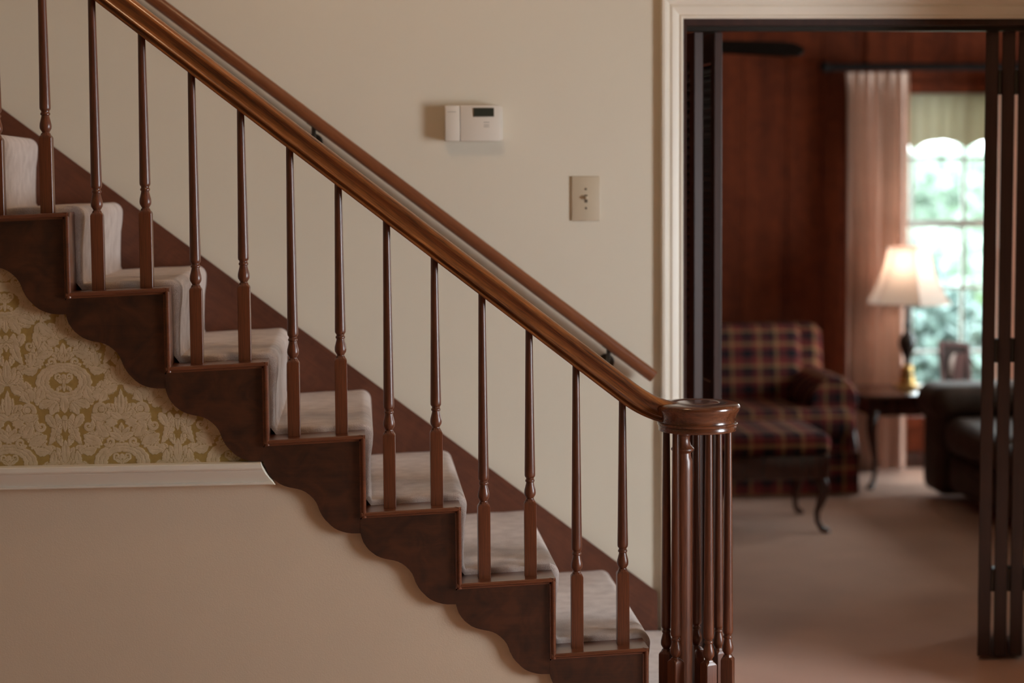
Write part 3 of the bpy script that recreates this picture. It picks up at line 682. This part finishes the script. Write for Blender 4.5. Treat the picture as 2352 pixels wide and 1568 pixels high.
# ------------------------------------------------------------------ den furniture
ac = thing('armchair', (1.98, 4.5, 0.0), 'plaid upholstered armchair with rolled arms against the panelled wall', 'armchair')
def cush(x0, x1, y0, y1, z0, z1, b, M=None, seg=5): return MB().rbox(x0, x1, y0, y1, z0, z1, b, seg, M)
cush(1.50, 2.43, 4.26, 4.98, .14, .30, .03).build('base_frame', 'plaid_fabric', ac)
MT = Matrix.Translation((1.97, 4.78, .40)) @ Matrix.Rotation(R(-10), 4, 'X')
cush(-.49, .475, -.02, .18, -.22, .435, .075, MT).build('backrest', 'plaid_fabric', ac)
cush(-.30, .33, -.14, .0, -.0, .415, .06, MT).build('back_cushion', 'plaid_fabric', ac)
sc = cush(1.50, 2.45, 4.15, 4.42, .30, .445, .05); sc.rbox(1.72, 2.22, 4.30, 4.76, .30, .442, .05, 5); sc.build('seat_cushion', 'plaid_fabric', ac)
for s0, s1 in ((1.46, 1.71), (2.225, 2.475)):
    am = MB()
    xm = (s0 + s1) / 2
    sil = [(s0 + .025, .14), (s1 - .025, .14), (s1 - .025, .44)] + [(xm + .125 * math.cos(a), .475 + .125 * math.sin(a)) for a in np.linspace(-.3, PI + .3, 16)] + [(s0 + .025, .44)]
    am.sweep([[(x_ * .9 + xm * .1, 4.225, z_ * .97 + .01) for x_, z_ in sil], [(x_, 4.25, z_) for x_, z_ in sil], [(x_, 4.85, z_) for x_, z_ in sil]])
    am.build('arm', 'plaid_fabric', ac, smooth=40)
skm = MB()
for x0_, x1_, y0_, y1_ in ((1.47, 2.47, 4.20, 4.215), (2.455, 2.47, 4.215, 4.95), (1.47, 1.485, 4.215, 4.95)): skm.box(x0_, x1_, y0_, y1_, .01, .22)
skm.build('skirt', 'plaid_fabric', ac, smooth=0)
def cabriole(cx, cy, z1, dx, dy, r0=.030):
    """leg with a knee out toward (dx,dy) and a pad foot"""
    pts, rr = [], []
    for t, o, r in ((0, .0, r0), (.12, .012, r0 * 1.05), (.25, .016, r0 * .95), (.45, .004, r0 * .70), (.65, -.010, r0 * .52), (.82, -.008, r0 * .45), (.92, .006, r0 * .50), (.965, .022, r0 * .62), (.99, .026, r0 * .66), (1.0, .024, r0 * .5)):
        pts.append((cx + dx * o, cy + dy * o, z1 * (1 - t))); rr.append(r)
    return MB().tube(pts, rr, 12)
ot = thing('ottoman', (1.78, 3.5, 0), 'plaid ottoman on dark curved wooden legs in front of the armchair', 'ottoman')
cush(1.44, 2.09, 3.245, 3.78, .35, .45, .04).build('cushion', 'plaid_fabric', ot)
MB().rbox(1.45, 2.08, 3.25, 3.775, .245, .352, .008, 2).build('apron', 'mahogany', ot)
for cx, cy in ((2.045, 3.29), (2.045, 3.735), (1.485, 3.29), (1.485, 3.735)):
    cabriole(cx, cy, .25, 1 if cx > 1.8 else -1, -1 if cy < 3.5 else 1, .028).build('leg', 'mahogany', ot)
et = thing('end_table', (2.86, 4.62, 0), 'dark wooden end table holding the lamp', 'table')
MB().rbox(2.54, 3.18, 4.36, 4.87, .462, .484, .006, 2).build('table_top', 'mahogany', et)
MB().rbox(2.575, 3.145, 4.395, 4.835, .375, .462, .004, 1).build('apron', 'mahogany', et)
for cx, cy in ((2.605, 4.42), (3.115, 4.42), (2.605, 4.81), (3.115, 4.81)):
    cabriole(cx, cy, .40, -1 if cx < 2.8 else 1, -1 if cy < 4.6 else 1, .028).build('leg', 'mahogany', et)
LX, LY = 2.845, 4.66
lp = thing('table_lamp', (LX, LY, .484), 'lit table lamp with a panelled cream shade and dark turned body', 'lamp')
MB().rbox(LX - .055, LX + .055, LY - .055, LY + .055, .484, .506, .005, 2).lathe([(.045, .506), (.042, .53), (.038, .555)], (LX, LY, 0), 20).build('lamp_base', 'brass', lp)
MB().lathe([(.036, .555), (.036, .563), (.030, .565)], (LX, LY, 0), 20).build('base_ring', 'lamp_dark', lp)
MB().lathe([(.030, .565), (.034, .575), (.030, .60), (.022, .608)], (LX, LY, 0), 20).build('base_collar', 'brass', lp)
MB().lathe([(.018, .608), (.016, .63), (.024, .66), (.042, .70), (.047, .725), (.040, .75), (.022, .775), (.016, .79), (.021, .81), (.016, .83), (.014, .88), (.016, .90), (.010, .93), (.008, 1.0), (.008, 1.02)], (LX, LY, 0), 24).build('lamp_body', 'lamp_dark', lp)
MB().lathe([(.012, 1.02), (.028, 1.05), (.030, 1.075), (.020, 1.10), (.004, 1.108)], (LX, LY, 0), 16).build('bulb', 'bulb_glow', lp)
MB().tube([(LX - .05, LY, .98), (LX - .055, LY, 1.08), (LX - .03, LY, 1.19), (LX, LY, 1.212), (LX + .03, LY, 1.19), (LX + .055, LY, 1.08), (LX + .05, LY, .98)], .0025, 6).build('harp', 'brass', lp)
def shade_ring(r, z, off=0): return [(LX + (r + off) * math.cos(a + R(30)), LY + (r + off) * math.sin(a + R(30)), z) for a in [i * PI / 3 for i in range(6)]]
def shade_r(t): return .222 + (.108 - .222) * t + .02 * ((t - .5) ** 2 * 4 - 1)
sh = MB()
rin = [shade_ring(shade_r(t), .928 + .290 * t) for t in np.linspace(0, 1, 8)]
sh.sweep(rin, caps=False)
sho = sh.build('lamp_shade', 'shade_linen', lp, smooth=0)
for i in range(6):
    MB().tube([tuple(Vector(shade_ring(shade_r(t), .928 + .29 * t, .0015)[i])) for t in np.linspace(0, 1, 8)], .0028, 6).build('rib', 'curtain_fabric', sho)
for z_, r_ in ((.930, shade_r(0)), (1.216, shade_r(1))):
    g = shade_ring(r_, z_, .001); MB().tube(g + [g[0]], .004, 6).build('shade_trim', 'curtain_fabric', sho)
light('table_lamp_bulb', 'POINT', 2.8, (1.0, 0.80, 0.64), (LX, LY, 1.13), shadow_soft_size=.03).parent = None
bpy.data.objects['table_lamp_bulb'].parent = lp; bpy.data.objects['table_lamp_bulb'].location = (0, 0, 1.12 - .484)
# framed photograph on the table
pf = thing('picture_frame', (3.09, 4.60, .484), 'small dark framed photograph standing on the end table beside the lamp', 'picture frame')
M = Matrix.Translation((3.09, 4.60, .4895)) @ Matrix.Rotation(R(14), 4, 'Z') @ Matrix.Rotation(R(-16), 4, 'X') @ Matrix.Rotation(R(5), 4, 'Y')
fm = MB(); w_, h_ = .092, .245
for a, b, c, d in ((-w_, -w_ + .022, 0, h_), (w_ - .022, w_, 0, h_), (-w_ + .022, w_ - .022, 0, .022), (-w_ + .022, w_ - .022, h_ - .022, h_)): fm.rbox(a, b, -.008, .008, c, d, .003, 1, M)
fm.build('frame', 'frame_wood', pf)
MB().box(-w_ + .02, w_ - .02, .000, .006, .02, h_ - .02, M).build('photograph', 'photo_dark', pf)
ov = MB(); ov.add([M @ Vector((.045 * math.cos(a) + (.008 if math.sin(a) > 0 else 0), -.0008, .10 + (.085 if math.sin(a) > 0 else .07) * math.sin(a))) for a in np.linspace(0, 2 * PI, 20, endpoint=False)], [tuple(range(20))])
ov.build('printed_image', 'photo_pale', pf)
MB().box(-.03, .03, .008, .012, 0, .18, M @ Matrix.Rotation(R(24), 4, 'X')).build('easel', 'frame_wood', pf)
# brown sofa at the right, facing the room's left
so = thing('sofa', (3.3, 3.3, 0), 'dark brown leather sofa with padded arm at the right of the den', 'sofa')
cush(2.90, 3.75, 2.2, 4.20, .05, .26, .04).build('base', 'sofa_leather', so)
for y0_, y1_ in ((2.3, 3.1), (3.11, 3.93)): cush(2.80, 3.55, y0_, y1_, .25, .43, .075).build('seat_cushion', 'sofa_leather', so)
cush(2.83, 3.6, 2.28, 3.94, .06, .25, .06).build('front_panel', 'sofa_leather', so)
cush(2.765, 3.70, 3.92, 4.29, .40, .572, .082, None, 6).build('arm_pad', 'sofa_leather', so)
cush(2.80, 3.70, 3.97, 4.25, .03, .46, .05).build('arm', 'sofa_leather', so)
cush(2.765, 3.70, 1.95, 2.29, .40, .572, .08).build('arm_pad', 'sofa_leather', so)
cush(2.80, 3.70, 1.99, 2.25, .03, .46, .05).build('arm', 'sofa_leather', so)
cush(3.50, 3.85, 2.2, 4.1, .25, .80, .10).build('backrest', 'sofa_leather', so)
# drapes
def drape(name, x0, x1, label, seed):
    random.seed(seed); m = MB(); nxp = 90; rows = [(2.135, .25), (2.07, .55), (2.0, .8), (1.2, 1.0), (.5, 1.1), (.015, 1.2)]
    n_f = 6; rings = []
    for z_, amp in rows:
        front, back = [], []
        for i in range(nxp + 1):
            u = i / nxp; ph = u * n_f * 2 * PI + .5 * math.sin(u * 9 + seed)
            y_ = 4.955 - .030 * amp * math.sin(ph) - .012 * amp * math.sin(2.3 * ph + z_)
            x_ = x0 + (x1 - x0) * u + .008 * amp * math.cos(ph)
            front.append((x_, y_ - .0015, z_)); back.append((x_, y_ + .0015, z_))
        rings.append(front + back[::-1])
    m.sweep(rings); o = m.build(name, 'curtain_fabric', base=((x0 + x1) / 2, 4.955, 0), smooth=60)
    return tag(o, label, 'curtain')
drape('curtain', 2.585, 2.925, 'pinkish beige pleated curtain behind the lamp, left of the window', 3)
drape('curtain', 3.385, 3.80, 'pinkish beige pleated curtain at the right of the window, behind the folding door', 5)
cr = thing('curtain_rod', (3.2, 4.96, 2.15), 'dark horizontal curtain rod above the den window', 'curtain rod')
MB().tube([(2.50, 4.955, 2.165), (3.95, 4.955, 2.165)], .021, 14).build('rod', 'black_iron', cr)
for x_, s_ in ((2.50, -1), (3.95, 1)):
    MB().lathe([(.012, 0), (.026, .012), (.030, .03), (.024, .048), (.006, .058)], (x_, 4.955, 2.165), 14, Matrix.Rotation(s_ * R(90), 4, 'Y')).build('finial', 'black_iron', cr)
for x_ in (2.56, 3.87): MB().box(x_ - .008, x_ + .008, 4.955, DY1 - .012, 2.15, 2.18).build('rod_bracket', 'black_iron', cr)
# scalloped valance in the window head
m = MB(); rows = []
nv = 60
bot = lambda u: 1.735 + .045 * abs(math.sin(u * PI * 3)) ** .8
for t_ in np.linspace(0, 1, 5):
    fr_, bk_ = [], []
    for i in range(nv + 1):
        u = i / nv; x_ = WX0 + .004 + (WX1 - WX0 - .008) * u; z_ = WZ1 - .004 + (bot(u) - WZ1 + .004) * t_
        y_ = DY1 - .004 + .006 * math.sin(u * 2 * PI * 11) * (.3 + .7 * t_)
        fr_.append((x_, y_ - .001, z_)); bk_.append((x_, y_ + .001, z_))
    rows.append(fr_ + bk_[::-1])
tag(m.sweep(rows).build('valance', 'valance_cloth', base=(3.145, DY1, 2.0), smooth=50), 'short sheer valance with scalloped hem across the window head', 'valance')
# ceiling fan
cf = thing('ceiling_fan', (1.22, 3.25, 2.2), 'dark ceiling fan hanging over the den', 'ceiling fan')
MB().lathe([(.012, 2.25), (.012, 2.47)], (1.22, 3.25, 0), 12).build('down_rod', 'fan_wood', cf)
MB().lathe([(.06, 2.46), (.05, 2.49), (.03, 2.5)], (1.22, 3.25, 0), 20).build('canopy', 'fan_wood', cf)
MB().lathe([(.05, 2.10), (.10, 2.12), (.11, 2.17), (.10, 2.23), (.04, 2.255)], (1.22, 3.25, 0), 24).build('motor', 'fan_wood', cf)
for i in range(5):
    M = Matrix.Translation((1.22, 3.25, 2.165)) @ Matrix.Rotation(R(-4 + 72 * i), 4, 'Z') @ Matrix.Rotation(R(2.5), 4, 'Y') @ Matrix.Rotation(R(24), 4, 'X')
    b_ = MB(); sil = [(.16, -.06), (.62, -.085), (.69, -.07), (.72, -.025), (.72, .025), (.69, .07), (.62, .085), (.16, .06)]
    n = len(sil); b_.add([M @ Vector((x_, y_, z_)) for z_ in (-.004, .004) for x_, y_ in sil], [tuple(range(n - 1, -1, -1)), tuple(range(n, 2 * n))] + [(q_, (q_ + 1) % n, (q_ + 1) % n + n, q_ + n) for q_ in range(n)])
    bl = b_.build('blade', 'fan_wood', cf, smooth=0)
    MB().box(.08, .20, -.015, .015, -.010, -.003, M).build('blade_iron', 'black_iron', bl)

# ------------------------------------------------------------------ pendant lamp of the hall (above the frame)
HX, HY = 0.0, -0.55
hp = thing('pendant_lamp', (HX, HY, 3.25), 'brass pendant lamp hanging in the stair hall', 'lamp')
MB().tube([(HX, HY, 3.5), (HX, HY, 4.6)], .006, 8).build('stem', 'brass', hp)
MB().lathe([(.16, 3.26), (.15, 3.34), (.10, 3.43), (.03, 3.5)], (HX, HY, 0), 24).build('lamp_shade', 'brass', hp)
MB().lathe([(.01, 3.22), (.04, 3.25), (.045, 3.29), (.02, 3.34)], (HX, HY, 0), 16).build('bulb', 'bulb_glow', hp)
lo = light('pendant_bulb', 'POINT', 20, (1.0, 0.66, 0.38), (0, 0, 0), shadow_soft_size=.14)
lo.parent = hp; lo.location = (0, 0, 3.08 - 3.25)

# ------------------------------------------------------------------ garden outside the window
struct(MB().box(-12, 30, 5.3, 45, -.45, -.35).build('ground', 'lawn', smooth=0))
def leaf_cloud(name, c, rad, n, mat, parent, seed, size=.07):
    rs = np.random.RandomState(seed); v = []; f = []
    for i in range(n):
        d = rs.normal(size=3); d /= np.linalg.norm(d); r = rs.uniform(.55, 1) ** .5
        p = np.array(c) + d * np.array(rad) * r
        a = rs.normal(size=3); a /= np.linalg.norm(a); b = np.cross(a, rs.normal(size=3)); b /= np.linalg.norm(b)
        l = size * rs.uniform(.7, 1.3); o = len(v)
        v += [p - a * l, p + b * l * .45, p + a * l, p - b * l * .45]; f.append((o, o + 1, o + 2, o + 3))
    m = MB(); m.add(v, f); return m.build(name, mat, parent, smooth=0)
def shrub(name, x_, y_, h, r, mat, label, seed, trunk=0, size=.08, n=3500, cat='shrub'):
    t_ = thing(name, (x_, y_, -.35), label, cat)
    zc = -.35 + trunk + h / 2
    st = MB().tube([(x_, y_, -.36), (x_ + .03, y_, zc * .5), (x_, y_, zc)], [.03 + trunk * .04, .025 + trunk * .03, .015], 8); st.build('trunk' if trunk else 'stem', 'bark', t_)
    leaf_cloud('foliage', (x_, y_, zc), (r, r, h / 2), n, mat, t_, seed, size)
shrub('garden_shrub', 4.05, 8.2, 1.15, .55, 'leaf_pale', 'pale green shrub outside the window, behind the lamp', 1)
shrub('garden_shrub', 5.0, 9.4, 1.0, .55, 'leaf_green', 'bright green shrub outside the window, by the picture frame', 2)
shrub('garden_shrub', 4.4, 11.0, 1.45, .7, 'leaf_pale', 'tall greyish shrub outside the window, below the muntin crossing', 3)
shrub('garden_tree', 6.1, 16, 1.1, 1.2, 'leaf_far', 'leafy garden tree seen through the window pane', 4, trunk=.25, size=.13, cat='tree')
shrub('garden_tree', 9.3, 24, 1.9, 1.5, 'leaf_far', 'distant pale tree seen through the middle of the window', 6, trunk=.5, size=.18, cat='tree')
for o in bpy.data.objects:
    if '_b' in o: del o['_b']
